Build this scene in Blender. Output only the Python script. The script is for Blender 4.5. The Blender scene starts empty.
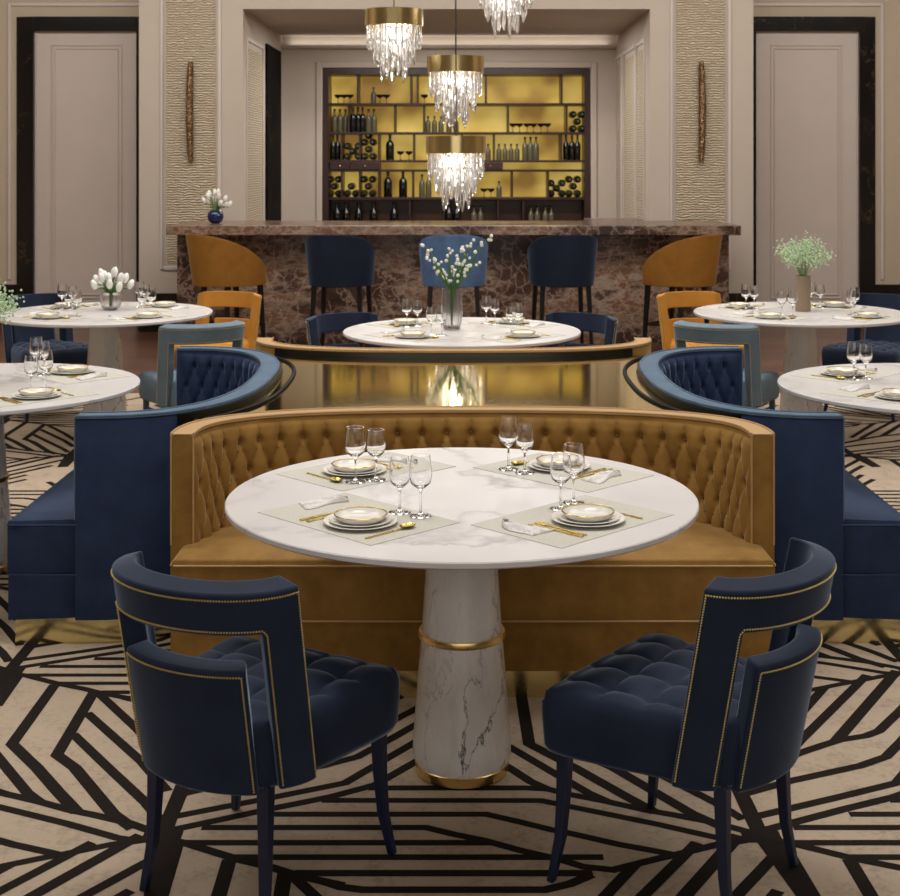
import bpy, math, random
from mathutils import Vector, Matrix
random.seed(7)
PI = math.pi
SC = bpy.context.scene
COL = SC.collection
F, H0, CX, CY = 1395.0, 1.664, 460.0, 161.0     # survey constants of the room: focal px, eye height, vanishing point

def X(px, d): return (px-CX)*d/F
def Z(py, d): return H0-(py-CY)*d/F

# ------------------------------------------------------------------ geometry collector
class G:
    def __init__(s): s.v=[]; s.f=[]; s.m=[]
    def add(s, vs, fs, mi=0):
        b=len(s.v); s.v+= [tuple(p) for p in vs]
        for f in fs: s.f.append(tuple(i+b for i in f)); s.m.append(mi)
        return s
    def box(s, x0,x1,y0,y1,z0,z1, mi=0):
        return s.add([(x0,y0,z0),(x1,y0,z0),(x1,y1,z0),(x0,y1,z0),(x0,y0,z1),(x1,y0,z1),(x1,y1,z1),(x0,y1,z1)],
              [(0,3,2,1),(4,5,6,7),(0,1,5,4),(1,2,6,5),(2,3,7,6),(3,0,4,7)],mi)
    def lathe(s, prof, n=32, c=(0,0,0), mi=0, rib=0, ribn=0):
        vs=[]; fs=[]; k=len(prof)
        for i in range(n):
            a=2*PI*i/n
            q=1+rib*math.cos(a*ribn)
            for r,z in prof: vs.append((c[0]+r*q*math.cos(a), c[1]+r*q*math.sin(a), c[2]+z))
        for i in range(n):
            j=(i+1)%n
            for t in range(k-1): fs.append((i*k+t, j*k+t, j*k+t+1, i*k+t+1))
        loop=prof[0]==prof[-1]
        if not loop and prof[0][0]>1e-4: fs.append(tuple(i*k for i in range(n))[::-1])
        if not loop and prof[-1][0]>1e-4: fs.append(tuple(i*k+k-1 for i in range(n)))
        return s.add(vs,fs,mi)
    def prism(s, poly, z0, z1, mi=0):
        n=len(poly)
        vs=[(x,y,z0) for x,y in poly]+[(x,y,z1) for x,y in poly]
        fs=[tuple(range(n))[::-1], tuple(range(n,2*n))]+[(i,(i+1)%n,n+(i+1)%n,n+i) for i in range(n)]
        return s.add(vs,fs,mi)
    def tube(s, path, r, n=8, mi=0, closed=False):
        path=[Vector(p) for p in path]; m=len(path); vs=[]; fs=[]
        rr = r if isinstance(r,(list,tuple)) else [r]*m
        up=Vector((0,0,1)); prev=None
        for i,p in enumerate(path):
            if closed: t=path[(i+1)%m]-path[i-1]
            else: t=path[min(i+1,m-1)]-path[max(i-1,0)]
            t.normalize()
            if prev is None:
                a=t.cross(up)
                if a.length<.1: a=t.cross(Vector((1,0,0)))
            else: a=prev-t*prev.dot(t)
            a.normalize(); prev=a; b=t.cross(a)
            for k in range(n):
                w=2*PI*k/n; q=p+(a*math.cos(w)+b*math.sin(w))*rr[i]; vs.append(tuple(q))
        for i in range(m if closed else m-1):
            j=(i+1)%m
            for k in range(n): fs.append((i*n+k, i*n+(k+1)%n, j*n+(k+1)%n, j*n+k))
        if not closed: fs.append(tuple(range(n))[::-1]); fs.append(tuple((m-1)*n+k for k in range(n)))
        return s.add(vs,fs,mi)
    def grid(s, nu, nv, fn, mi=0, cu=False):
        vs=[fn(i/(nu if cu else nu-1), j/(nv-1)) for i in range(nu) for j in range(nv)]
        fs=[]
        for i in range(nu if cu else nu-1):
            a=i; b=(i+1)%nu
            for j in range(nv-1): fs.append((a*nv+j,b*nv+j,b*nv+j+1,a*nv+j+1))
        return s.add(vs,fs,mi)
    def ball(s, c, r, n=6, sz=1.0, mi=0):
        prof=[(max(r*math.sin(PI*k/n),0.0), -r*sz*math.cos(PI*k/n)) for k in range(n+1)]
        prof[0]=(0,-r*sz); prof[-1]=(0,r*sz)
        vs=[];fs=[];k=n+1;m=max(6,n)
        vs=[(c[0],c[1],c[2]-r*sz)]
        for j in range(1,n):
            for i in range(m):
                a=2*PI*i/m; vs.append((c[0]+prof[j][0]*math.cos(a),c[1]+prof[j][0]*math.sin(a),c[2]+prof[j][1]))
        vs.append((c[0],c[1],c[2]+r*sz)); T=len(vs)-1
        for i in range(m): fs.append((0,1+(i+1)%m,1+i)); fs.append((T,1+(n-2)*m+i,1+(n-2)*m+(i+1)%m))
        for j in range(n-2):
            for i in range(m): fs.append((1+j*m+i,1+j*m+(i+1)%m,1+(j+1)*m+(i+1)%m,1+(j+1)*m+i))
        return s.add(vs,fs,mi)
    def move(s, mat):
        s.v=[tuple(mat@Vector(p)) for p in s.v]; return s

def obj(name, g, mat, parent=None, smooth=True, bevel=0, loc=None, rz=0, sub=0, angle=40, segs=2):
    me=bpy.data.meshes.new(name); me.from_pydata(g.v,[],g.f)
    mats = mat if isinstance(mat,(list,tuple)) else [mat]
    for m in mats: me.materials.append(m)
    if len(mats)>1: me.polygons.foreach_set('material_index', g.m)
    if smooth: me.polygons.foreach_set('use_smooth',[True]*len(me.polygons))
    me.update()
    import bmesh
    bm=bmesh.new(); bm.from_mesh(me); bmesh.ops.remove_doubles(bm,verts=bm.verts,dist=1e-6)
    bmesh.ops.recalc_face_normals(bm,faces=bm.faces)
    if smooth:
        for e in bm.edges:
            if len(e.link_faces)==2 and e.calc_face_angle(0)>math.radians(angle): e.smooth=False
    bm.to_mesh(me); bm.free()
    o=bpy.data.objects.new(name,me); COL.objects.link(o)
    if parent: o.parent=parent
    if loc: o.location=loc
    if rz: o.rotation_euler=(0,0,rz)
    if bevel:
        b=o.modifiers.new('bevel','BEVEL'); b.width=bevel; b.segments=segs; b.limit_method='ANGLE'; b.angle_limit=math.radians(35)
    if sub:
        b=o.modifiers.new('sub','SUBSURF'); b.levels=sub; b.render_levels=sub
    return o
def tag(o,label,cat,group=None,kind=None):
    o['label']=label; o['category']=cat
    if group: o['group']=group
    if kind: o['kind']=kind
    return o
def thing(name,label,cat,loc=(0,0,0),rz=0,group=None):
    o=bpy.data.objects.new(name,None); COL.objects.link(o); o.empty_display_size=.05
    o.location=loc; o.rotation_euler=(0,0,rz); return tag(o,label,cat,group)
def struct(name,g,mat,**k):
    o=obj(name,g,mat,**k); 
    if not k.get('parent'): o['kind']='structure'
    return o
def dup(root, loc, rz=0, label=None, group=None, scale=None):
    def cp(o,par):
        c=o.copy(); COL.objects.link(c)
        if par: c.parent=par; c.matrix_parent_inverse=o.matrix_parent_inverse.copy()
        for ch in o.children: cp(ch,c)
        return c
    r=cp(root,None); r.location=loc; r.rotation_euler=(0,0,rz)
    if label: r['label']=label
    if group: r['group']=group
    if scale: r.scale=scale
    return r
class Proto:
    """first placement moves the source itself, later ones copy it"""
    def __init__(s,root): s.r=root; s.used=False
    def put(s,loc,rz=0,label=None,group=None,scale=None):
        if not s.used:
            s.used=True; r=s.r; r.location=loc; r.rotation_euler=(0,0,rz)
            if label: r['label']=label
            if group: r['group']=group
            if scale: r.scale=scale
            return r
        return dup(s.r,loc,rz,label,group,scale)

# ------------------------------------------------------------------ materials
def newmat(name):
    m=bpy.data.materials.new(name); m.use_nodes=True; nt=m.node_tree
    return m,nt,nt.nodes['Principled BSDF']
def setp(b,**k):
    for n,v in k.items():
        n=n.replace('_',' ')
        if n in b.inputs: b.inputs[n].default_value = v
def rgb(r,g,b):   # sRGB 0-255 to linear
    f=lambda c:(c/255/12.92 if c/255<=.04045 else ((c/255+.055)/1.055)**2.4)
    return (f(r),f(g),f(b),1)
def N(nt,t,**k):
    n=nt.nodes.new(t)
    for a,v in k.items():
        if a.startswith('i_'): n.inputs[a[2:].replace('_',' ')].default_value=v
        else: setattr(n,a,v)
    return n
def coords(nt,scale=(1,1,1),rot=(0,0,0),kind='Object'):
    tc=N(nt,'ShaderNodeTexCoord'); mp=N(nt,'ShaderNodeMapping'); nt.links.new(tc.outputs[kind],mp.inputs[0])
    mp.inputs['Scale'].default_value=scale; mp.inputs['Rotation'].default_value=rot; return mp
def ramp(nt,fac,stops):
    r=N(nt,'ShaderNodeValToRGB'); e=r.color_ramp.elements
    e[0].position,e[0].color=stops[0]; e[1].position,e[1].color=stops[-1]
    for p,c in stops[1:-1]: x=e.new(p); x.color=c
    nt.links.new(fac,r.inputs[0]); return r
def mixc(nt,fac,a,b,mode='MIX'):
    m=N(nt,'ShaderNodeMix',data_type='RGBA',blend_type=mode)
    if isinstance(fac,(int,float)): m.inputs[0].default_value=fac
    else: nt.links.new(fac,m.inputs[0])
    for k,v in ((6,a),(7,b)):
        if isinstance(v,tuple): m.inputs[k].default_value=v
        else: nt.links.new(v,m.inputs[k])
    return m.outputs[2]
def bump(nt,b,h,strength=.3,dist=.01):
    n=N(nt,'ShaderNodeBump'); n.inputs['Strength'].default_value=strength; n.inputs['Distance'].default_value=dist
    nt.links.new(h,n.inputs['Height']); nt.links.new(n.outputs[0],b.inputs['Normal'])
def plain(name,c,rough=.5,metal=0,**k):
    m,nt,b=newmat(name); setp(b,Base_Color=c,Roughness=rough,Metallic=metal,**k); return m
def velvet(name,c,sheen_c,sheen=.6,c2=None):
    m,nt,b=newmat(name); mp=coords(nt)
    n=N(nt,'ShaderNodeTexNoise',i_Scale=9.0,i_Detail=5.0,i_Roughness=.6); nt.links.new(mp.outputs[0],n.inputs[0])
    c2=c2 or tuple(min(1,v*1.5) for v in c[:3])+(1,)
    r=ramp(nt,n.outputs[0],[(.35,c),(.7,c2)]); nt.links.new(r.outputs[0],b.inputs['Base Color'])
    n2=N(nt,'ShaderNodeTexNoise',i_Scale=420.0,i_Detail=2.0); nt.links.new(mp.outputs[0],n2.inputs[0])
    bump(nt,b,n2.outputs[0],.12,.002)
    setp(b,Roughness=.72,Sheen_Weight=sheen,Sheen_Roughness=.32,Sheen_Tint=sheen_c); b.inputs['Specular IOR Level'].default_value=.25
    return m
def metal(name,c,rough=.2,brushed=False):
    m,nt,b=newmat(name); setp(b,Base_Color=c,Roughness=rough,Metallic=1)
    mp=coords(nt,(1,1,60) if brushed else (8,8,8)); n=N(nt,'ShaderNodeTexNoise',i_Scale=12.0 if brushed else 6.0,i_Detail=3.0); nt.links.new(mp.outputs[0],n.inputs[0])
    r=ramp(nt,n.outputs[0],[(.3,(rough*.8,)*3+(1,)),(.7,(min(1,rough*1.35),)*3+(1,))]); nt.links.new(r.outputs[0],b.inputs['Roughness'])
    return m
def marble(name,base,v1,v2,scale=2.2,amt=.7,rough=.12,width=.06,base2=None,zs=1.0,mlo=.45):
    m,nt,b=newmat(name); mp=coords(nt,(1,1,zs),rot=(.3,.2,.6) if zs==1.0 else (0,0,0))
    w=N(nt,'ShaderNodeTexNoise',i_Scale=scale*.9,i_Detail=6.0,i_Roughness=.6); nt.links.new(mp.outputs[0],w.inputs[0])
    add=N(nt,'ShaderNodeVectorMath',operation='MULTIPLY_ADD'); nt.links.new(w.outputs[1],add.inputs[0]); add.inputs[1].default_value=(.7,.7,.7); nt.links.new(mp.outputs[0],add.inputs[2])
    n=N(nt,'ShaderNodeTexNoise',i_Scale=scale,i_Detail=4.0,i_Roughness=.55); nt.links.new(add.outputs[0],n.inputs[0])
    s=N(nt,'ShaderNodeMath',operation='SUBTRACT'); nt.links.new(n.outputs[0],s.inputs[0]); s.inputs[1].default_value=.5
    a=N(nt,'ShaderNodeMath',operation='ABSOLUTE'); nt.links.new(s.outputs[0],a.inputs[0])
    r=ramp(nt,a.outputs[0],[(0,(1,1,1,1)),(width*.25,(.6,.6,.6,1)),(width,(0,0,0,1))])
    mask=N(nt,'ShaderNodeTexNoise',i_Scale=scale*.8,i_Detail=2.0); nt.links.new(mp.outputs[0],mask.inputs[0])
    rm=ramp(nt,mask.outputs[0],[(mlo,(0,0,0,1)),(.62,(amt,amt,amt,1))])
    mu=N(nt,'ShaderNodeMath',operation='MULTIPLY'); nt.links.new(r.outputs[0],mu.inputs[0]); nt.links.new(rm.outputs[0],mu.inputs[1])
    cl=N(nt,'ShaderNodeTexNoise',i_Scale=scale*1.3,i_Detail=5.0); nt.links.new(add.outputs[0],cl.inputs[0])
    rc=ramp(nt,cl.outputs[0],[(.4,base),(.75,base2 or v2)])
    nt.links.new(mixc(nt,mu.outputs[0],rc.outputs[0],v1),b.inputs['Base Color'])
    setp(b,Roughness=rough); return m

M={}
M['navy']=velvet('navy_velvet',rgb(24,34,54),(.42,.54,.70,1),.7,rgb(31,42,64))
M['navysofa']=velvet('navy_sofa_velvet',rgb(27,41,68),(.42,.54,.72,1),.65,rgb(36,52,82))
M['sky']=velvet('dusty_blue_velvet',rgb(98,116,128),(.6,.68,.74,1),.4,rgb(110,128,140))
M['stoolnavy']=velvet('stool_navy_velvet',rgb(20,30,48),(.4,.52,.7,1),.35)
M['stoolsky']=velvet('stool_blue_velvet',rgb(78,104,140),(.5,.65,.9,1),.3)
M['must']=velvet('mustard_velvet',rgb(127,92,38),(1,.88,.66,1),.45,rgb(152,114,54))
M['mustchair']=velvet('mustard_chair_velvet',rgb(176,120,42),(1,.86,.58,1),.25,rgb(190,132,52))
M['muststool']=velvet('mustard_stool_velvet',rgb(142,96,34),(1,.85,.5,1),.25,rgb(158,108,42))
M['pipe']=plain('mustard_piping',rgb(180,144,96),.6)
M['skyrim']=velvet('blue_rim_velvet',rgb(74,96,116),(.5,.6,.75,1),.5,rgb(90,112,132))
M['goldnail']=metal('gold_nail',rgb(236,212,140),.4)
M['brass']=metal('polished_brass',rgb(236,204,140),.3)
M['plinth']=metal('plinth_brass',rgb(236,222,166),.16)
M['bronze']=plain('antique_brass',rgb(206,184,130),.22,1)
M['sconce']=metal('hammered_bronze',rgb(134,108,82),.28)
M['legnavy']=plain('navy_lacquer',rgb(15,27,56),.35)
M['legsky']=plain('dusty_blue_lacquer',rgb(60,82,100),.35)
M['legmust']=plain('mustard_lacquer',rgb(140,88,24),.35)
M['legblack']=plain('black_lacquer',rgb(14,12,12),.35)
M['trimblack']=plain('matte_black_trim',rgb(8,7,7),.5); M['trimblack'].node_tree.nodes['Principled BSDF'].inputs['Specular IOR Level'].default_value=.1
M['lacq']=plain('black_gloss_lacquer',rgb(12,11,10),.08,Coat_Weight=.5)
M['mirror']=metal('gold_mirror',rgb(238,214,132),.06)
M['white']=plain('porcelain',rgb(226,222,214),.18)
M['cutlery']=metal('gold_cutlery',rgb(205,178,98),.25)
M['gem']=plain('tulip_white',rgb(238,238,232),.5,Subsurface_Weight=.1)
M['green']=plain('stem_green',rgb(72,112,42),.5)
M['gyp']=plain('pale_green_blossom',rgb(196,216,178),.7)
M['gyp2']=plain('pale_green_twig',rgb(140,166,118),.7)
M['navyvase']=plain('navy_glaze',rgb(22,36,78),.15)
M['tanvase']=plain('tan_ceramic',rgb(150,130,108),.6)
M['bottle']=plain('dark_bottle_glass',rgb(10,12,9),.08,Coat_Weight=.4)
M['lint']=plain('lamp_core',(1,1,1,1))
m,nt,b=newmat('lit_bulb'); setp(b,Emission_Color=(1,.95,.88,1),Emission_Strength=4.5); M['bulb']=m
def glass(name,c=(1,1,1,1),rough=0.0,ior=1.45):
    m,nt,b=newmat(name); setp(b,Base_Color=c,Roughness=rough,Transmission_Weight=1.0,IOR=ior); return m
M['glass']=glass('clear_glass')
M['crystal']=plain('crystal_glass',(1,.99,.98,1),.02,Transmission_Weight=.93,IOR=1.5)
M['grayglass']=glass('smoky_ribbed_glass',(.88,.86,.86,1),.2)
M['clearb']=plain('pale_bottle_glass',rgb(104,98,74),.25,0,Transmission_Weight=.25)
M['cable']=plain('grey_cable',rgb(70,60,52),.5)

# fabric for placemats and napkins
def cloth(name,c,sc=300):
    m,nt,b=newmat(name); mp=coords(nt); w=N(nt,'ShaderNodeTexNoise',i_Scale=float(sc),i_Detail=2.0); nt.links.new(mp.outputs[0],w.inputs[0])
    r=ramp(nt,w.outputs[0],[(.35,tuple(v*.85 for v in c[:3])+(1,)),(.65,c)]); nt.links.new(r.outputs[0],b.inputs['Base Color'])
    bump(nt,b,w.outputs[0],.2,.002); setp(b,Roughness=.9); return m
M['mat']=cloth('linen_placemat',rgb(200,196,184)); M['napkin']=cloth('white_linen',rgb(222,216,212),120)
M['tabletop']=marble('white_marble',rgb(217,213,211),rgb(128,116,112),rgb(205,200,197),1.4,.75,.28,.03,mlo=.36)
M['pedestal']=marble('veined_marble',rgb(224,218,212),rgb(44,38,35),rgb(198,190,184),4.2,1.0,.25,.02,zs=.45,mlo=.36)
M['blackmarble']=marble('black_marble',rgb(12,11,11),rgb(90,68,48),rgb(20,17,16),2.6,.7,.16,.02)
# bar marble: reddish brown with pale veins and big pale drifts
m,nt,b=newmat('brown_marble'); mp=coords(nt,rot=(0,.5,0))
w=N(nt,'ShaderNodeTexNoise',i_Scale=2.0,i_Detail=8.0,i_Roughness=.65); nt.links.new(mp.outputs[0],w.inputs[0])
ad=N(nt,'ShaderNodeVectorMath',operation='MULTIPLY_ADD'); nt.links.new(w.outputs[1],ad.inputs[0]); ad.inputs[1].default_value=(.55,.55,.55); nt.links.new(mp.outputs[0],ad.inputs[2])
vo=N(nt,'ShaderNodeTexVoronoi',feature='DISTANCE_TO_EDGE',i_Scale=8.0); nt.links.new(ad.outputs[0],vo.inputs[0])
rv=ramp(nt,vo.outputs[0],[(0,(.7,.7,.7,1)),(.03,(.24,.24,.24,1)),(.09,(0,0,0,1))])
dr=N(nt,'ShaderNodeTexNoise',i_Scale=1.5,i_Detail=9.0,i_Roughness=.7)
mp2=coords(nt,(.6,1,1.7),rot=(0,.6,0)); nt.links.new(mp2.outputs[0],dr.inputs[0])
rd=ramp(nt,dr.outputs[0],[(.38,rgb(46,31,25)),(.48,rgb(74,51,41)),(.53,rgb(134,114,98)),(.565,rgb(104,66,44)),(.61,rgb(148,131,115)),(.68,rgb(76,55,45))])
nt.links.new(mixc(nt,rv.outputs[0],rd.outputs[0],rgb(172,146,128)),b.inputs['Base Color']); setp(b,Roughness=.22); M['barmarble']=m
# walls
def paint(name,c,rough=.8):
    m,nt,b=newmat(name); mp=coords(nt); n=N(nt,'ShaderNodeTexNoise',i_Scale=3.0,i_Detail=3.0); nt.links.new(mp.outputs[0],n.inputs[0])
    r=ramp(nt,n.outputs[0],[(.3,tuple(v*.96 for v in c[:3])+(1,)),(.7,c)]); nt.links.new(r.outputs[0],b.inputs['Base Color']); setp(b,Roughness=rough); return m
M['wall']=paint('warm_wall_paint',rgb(192,179,165)); M['wallside']=paint('outer_wall_paint',rgb(190,174,153))
M['leaf']=paint('mauve_door_paint',rgb(204,190,180),.5); M['trim']=paint('pale_trim_paint',rgb(206,194,186),.5); M['ceil']=paint('ceiling_paint',rgb(210,202,192))
m,nt,b=newmat('rippled_plaster'); mp=coords(nt,(1.2,1.2,1))
wv=N(nt,'ShaderNodeTexWave',wave_type='BANDS',bands_direction='Z',i_Scale=13.0,i_Distortion=5.0,i_Detail=3.0); wv.inputs['Detail Scale'].default_value=1.6; nt.links.new(mp.outputs[0],wv.inputs[0])
r=ramp(nt,wv.outputs[0],[(.1,rgb(170,146,106)),(.5,rgb(208,190,158)),(.9,rgb(226,214,198))]); nt.links.new(r.outputs[0],b.inputs['Base Color'])
bump(nt,b,wv.outputs[0],.8,.02); setp(b,Roughness=.55); M['ripple']=m
m,nt,b=newmat('dark_mahogany'); mp=coords(nt,(2,2,14)); n=N(nt,'ShaderNodeTexNoise',i_Scale=5.0,i_Detail=5.0); nt.links.new(mp.outputs[0],n.inputs[0])
r=ramp(nt,n.outputs[0],[(.3,rgb(34,16,14)),(.7,rgb(62,30,24))]); nt.links.new(r.outputs[0],b.inputs['Base Color']); setp(b,Roughness=.35); M['wood']=m
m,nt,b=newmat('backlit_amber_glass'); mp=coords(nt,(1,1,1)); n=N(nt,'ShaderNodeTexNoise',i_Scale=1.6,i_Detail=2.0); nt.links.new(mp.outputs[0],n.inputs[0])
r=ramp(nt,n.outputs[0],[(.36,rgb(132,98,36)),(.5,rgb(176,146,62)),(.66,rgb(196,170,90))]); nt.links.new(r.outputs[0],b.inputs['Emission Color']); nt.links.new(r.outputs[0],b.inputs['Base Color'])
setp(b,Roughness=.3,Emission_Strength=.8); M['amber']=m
# plank floor
m,nt,b=newmat('walnut_planks'); mp=coords(nt)
br=N(nt,'ShaderNodeTexBrick',i_Scale=1.0,i_Mortar_Size=.004,i_Brick_Width=1.3,i_Row_Height=.14); nt.links.new(mp.outputs[0],br.inputs[0])
br.inputs['Color1'].default_value=rgb(96,62,48); br.inputs['Color2'].default_value=rgb(128,88,68); br.inputs['Mortar'].default_value=rgb(40,26,20)
n=N(nt,'ShaderNodeTexNoise',i_Scale=4.0,i_Detail=6.0); mp2=coords(nt,(1,10,1)); nt.links.new(mp2.outputs[0],n.inputs[0])
r=ramp(nt,n.outputs[0],[(.3,(.55,.5,.5,1)),(.7,(1,1,1,1))]); nt.links.new(mixc(nt,1.0,br.outputs[0],r.outputs[0],'MULTIPLY'),b.inputs['Base Color']); setp(b,Roughness=.3); M['planks']=m
def carpetmat(name,a,c,rough=.95):
    m,nt,b=newmat(name); mp=coords(nt); n=N(nt,'ShaderNodeTexNoise',i_Scale=60.0,i_Detail=6.0,i_Roughness=.7); nt.links.new(mp.outputs[0],n.inputs[0])
    n3=N(nt,'ShaderNodeTexNoise',i_Scale=9.0,i_Detail=4.0,i_Roughness=.7); nt.links.new(mp.outputs[0],n3.inputs[0])
    mm=N(nt,'ShaderNodeMath',operation='ADD'); nt.links.new(n.outputs[0],mm.inputs[0]); nt.links.new(n3.outputs[0],mm.inputs[1])
    r=ramp(nt,mm.outputs[0],[(.35*1.0,a),(.62*2*.9,c)]); nt.links.new(r.outputs[0],b.inputs['Base Color'])
    bump(nt,b,n.outputs[0],.5,.004); setp(b,Roughness=rough); b.inputs['Specular IOR Level'].default_value=.1; return m
M['carpet']=carpetmat('beige_pile',rgb(104,90,75),rgb(178,160,139)); M['carpetblk']=carpetmat('black_pile',rgb(12,10,9),rgb(36,30,26))

# ------------------------------------------------------------------ room shell
WL,WR,YB,ZC=-6.2,6.2,-2.0,4.4
struct('floor',G().box(WL,WR,YB,17.2,-.1,-.006),M['planks'],smooth=False)
struct('ceiling',G().box(WL,WR,YB,17.2,ZC,ZC+.1),M['ceil'],smooth=False)
struct('wall_left',G().box(WL-.1,WL,YB,17.2,0,ZC),M['wallside'],smooth=False)
struct('wall_right',G().box(WR,WR+.1,YB,17.2,0,ZC),M['wallside'],smooth=False)
struct('wall_behind',G().box(WL,WR,YB-.1,YB,0,ZC),M['wall'],smooth=False)
D1=13.65; D2=14.3; D3=16.65
LI,RI=-2.123,1.859; LO,RO=-3.141,2.87; ZA=3.151
g=G(); g.box(LO,LI,D1,17.2,0,ZC).box(RI,RO,D1,17.2,0,ZC).box(LI,RI,D1,17.2,ZA,ZC)
CL,CR,CT=-1.647,1.564,2.774
g.box(LI,CL,D3,17.2,0,ZA).box(CR,RI,D3,17.2,0,ZA).box(CL,CR,D3,17.2,CT,ZA).box(CL,CR,17.12,17.2,0,CT)
struct('wall_far',g,M['wall'],smooth=False)
def outer(name,s):
    if s<0: a,bx,xi0,xi1,edge=WL,LO,-4.541,-3.14,LO
    g=G()
    if s<0: g.box(WL,-4.541,D2,D2+.3,0,ZC).box(-4.541,LO,D2,D2+.3,3.14,ZC)
    else: g.box(4.254,WR,D2,D2+.3,0,ZC).box(RO,4.254,D2,D2+.3,3.14,ZC)
    struct(name,g,M['wallside'],smooth=False)
outer('wall_far_left',-1); outer('wall_far_right',1)
for i,(xa,xb,xo,xc) in enumerate(((-4.367,-3.316,-4.541,LO-.001),(3.034,4.09,RO+.001,4.254))):
    dr=struct('door_%d'%(i+1),G().box(xa,xb,D2+.05,D2+.1,0,2.997),M['leaf'],smooth=False)
    g=G(); g.box(xo,xa,D2-.02,D2+.12,0,3.14).box(xb,xc,D2-.02,D2+.12,0,3.14).box(xa,xb,D2-.02,D2+.12,2.997,3.14)
    obj('door_frame',g,M['blackmarble'],dr,smooth=False,bevel=.004)
    g=G(); a0,a1,t0,t1=xa+.16,xb-.16,.25,2.86
    for q in (0,.035):
        w=.012
        g.box(a0+q,a0+q+w,D2+.038,D2+.05,t0+q,t1-q).box(a1-q-w,a1-q,D2+.038,D2+.05,t0+q,t1-q).box(a0+q+w,a1-q-w,D2+.038,D2+.05,t1-q-w,t1-q).box(a0+q+w,a1-q-w,D2+.038,D2+.05,t0+q,t0+q+w)
    obj('panel_moulding',g,M['leaf'],dr,smooth=False,bevel=.003)
    x=xa if i==0 else xb-.012
    obj('brushed_edge',G().box(x,x+.012,D2+.03,D2+.05,0,2.997),M['trim'],dr,smooth=False)
# mouldings round the doors and panels
def frame_g(g,x0,x1,z0,z1,y0,y1,w,bottom=True,top=True):
    g.box(x0,x0+w,y0,y1,z0,z1).box(x1-w,x1,y0,y1,z0,z1)
    if top: g.box(x0+w,x1-w,y0,y1,z1-w,z1)
    if bottom: g.box(x0+w,x1-w,y0,y1,z0,z0+w)
    return g
struct('trim_1',frame_g(G(),-4.63,LO-.002,.45,3.28,D2-.02,D2,.03,False),M['trim'],smooth=False,bevel=.006)
struct('trim_2',frame_g(G(),RO+.002,4.34,.45,3.28,D2-.02,D2,.03,False),M['trim'],smooth=False,bevel=.006)
ZP=Z(269,D1)
for i,(a,bx) in enumerate(((-2.93,-2.335),(2.055,2.65))):
    t=struct('trim_%d'%(i+3),frame_g(G(),a,bx,ZP,ZC-.2,D1-.02,D1,.028),M['trim'],smooth=False,bevel=.006)
    o=obj('rippled_panel',G().box(a+.06,bx-.06,D1-.012,D1,ZP+.06,ZC-.26),M['ripple'],t,smooth=False)
# alcove sides
t=struct('trim_5',G().box(LI,LI+.015,13.85,13.89,.45,2.9).box(LI,LI+.015,14.98,15.02,.45,2.9).box(LI,LI+.015,13.89,14.98,2.86,2.9),M['trim'],smooth=False,bevel=.004)
obj('rippled_panel',G().box(LI,LI+.01,13.95,14.92,.5,2.8),M['ripple'],t,smooth=False)
bmm=marble('matte_black_marble',rgb(12,11,11),rgb(90,72,56),rgb(20,17,16),2.6,.7,.7,.02); bmm.node_tree.nodes['Principled BSDF'].inputs['Specular IOR Level'].default_value=.05
struct('trim_6',G().box(LI,LI+.025,15.2,16.38,0,2.946),bmm,smooth=False,bevel=.004)
g=G(); gp=G()
for a,bx in ((14.06,14.6),(14.8,15.72),(16.04,16.56)):
    g.box(RI-.015,RI,a-.05,a-.01,.45,2.9).box(RI-.015,RI,bx+.01,bx+.05,.45,2.9).box(RI-.015,RI,a-.01,bx+.01,2.86,2.9)
    gp.box(RI-.01,RI,a+.03,bx-.03,.5,2.8)
t=struct('trim_7',g,M['trim'],smooth=False,bevel=.004); obj('rippled_panel',gp,M['ripple'],t,smooth=False)
struct('trim_8',G().box(CL-.07,CL-.002,D3-.02,D3,0,CT+.07).box(CR+.002,CR+.07,D3-.02,D3,0,CT+.07).box(CL-.002,CR+.002,D3-.02,D3,CT+.002,CT+.07),M['wall'],smooth=False,bevel=.01)
struct('trim_9',G().box(LI,RI,D3-.12,D3,3.0,3.04),M['wall'],smooth=False,bevel=.02)  # crown line shaped as a ledge, leaving a gap for the added light
struct('baseboard_left',G().box(LO,LI,D1-.025,D1,0,.372),M['blackmarble'],smooth=False,bevel=.004)
struct('baseboard_right',G().box(RI,RO,D1-.025,D1,0,.372),M['blackmarble'],smooth=False,bevel=.004)
struct('baseboard_far_left',G().box(WL,-4.545,D2-.025,D2,0,.40),M['blackmarble'],smooth=False,bevel=.004)
struct('baseboard_far_right',G().box(4.258,WR,D2-.025,D2,0,.40),M['blackmarble'],smooth=False,bevel=.004)

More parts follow.
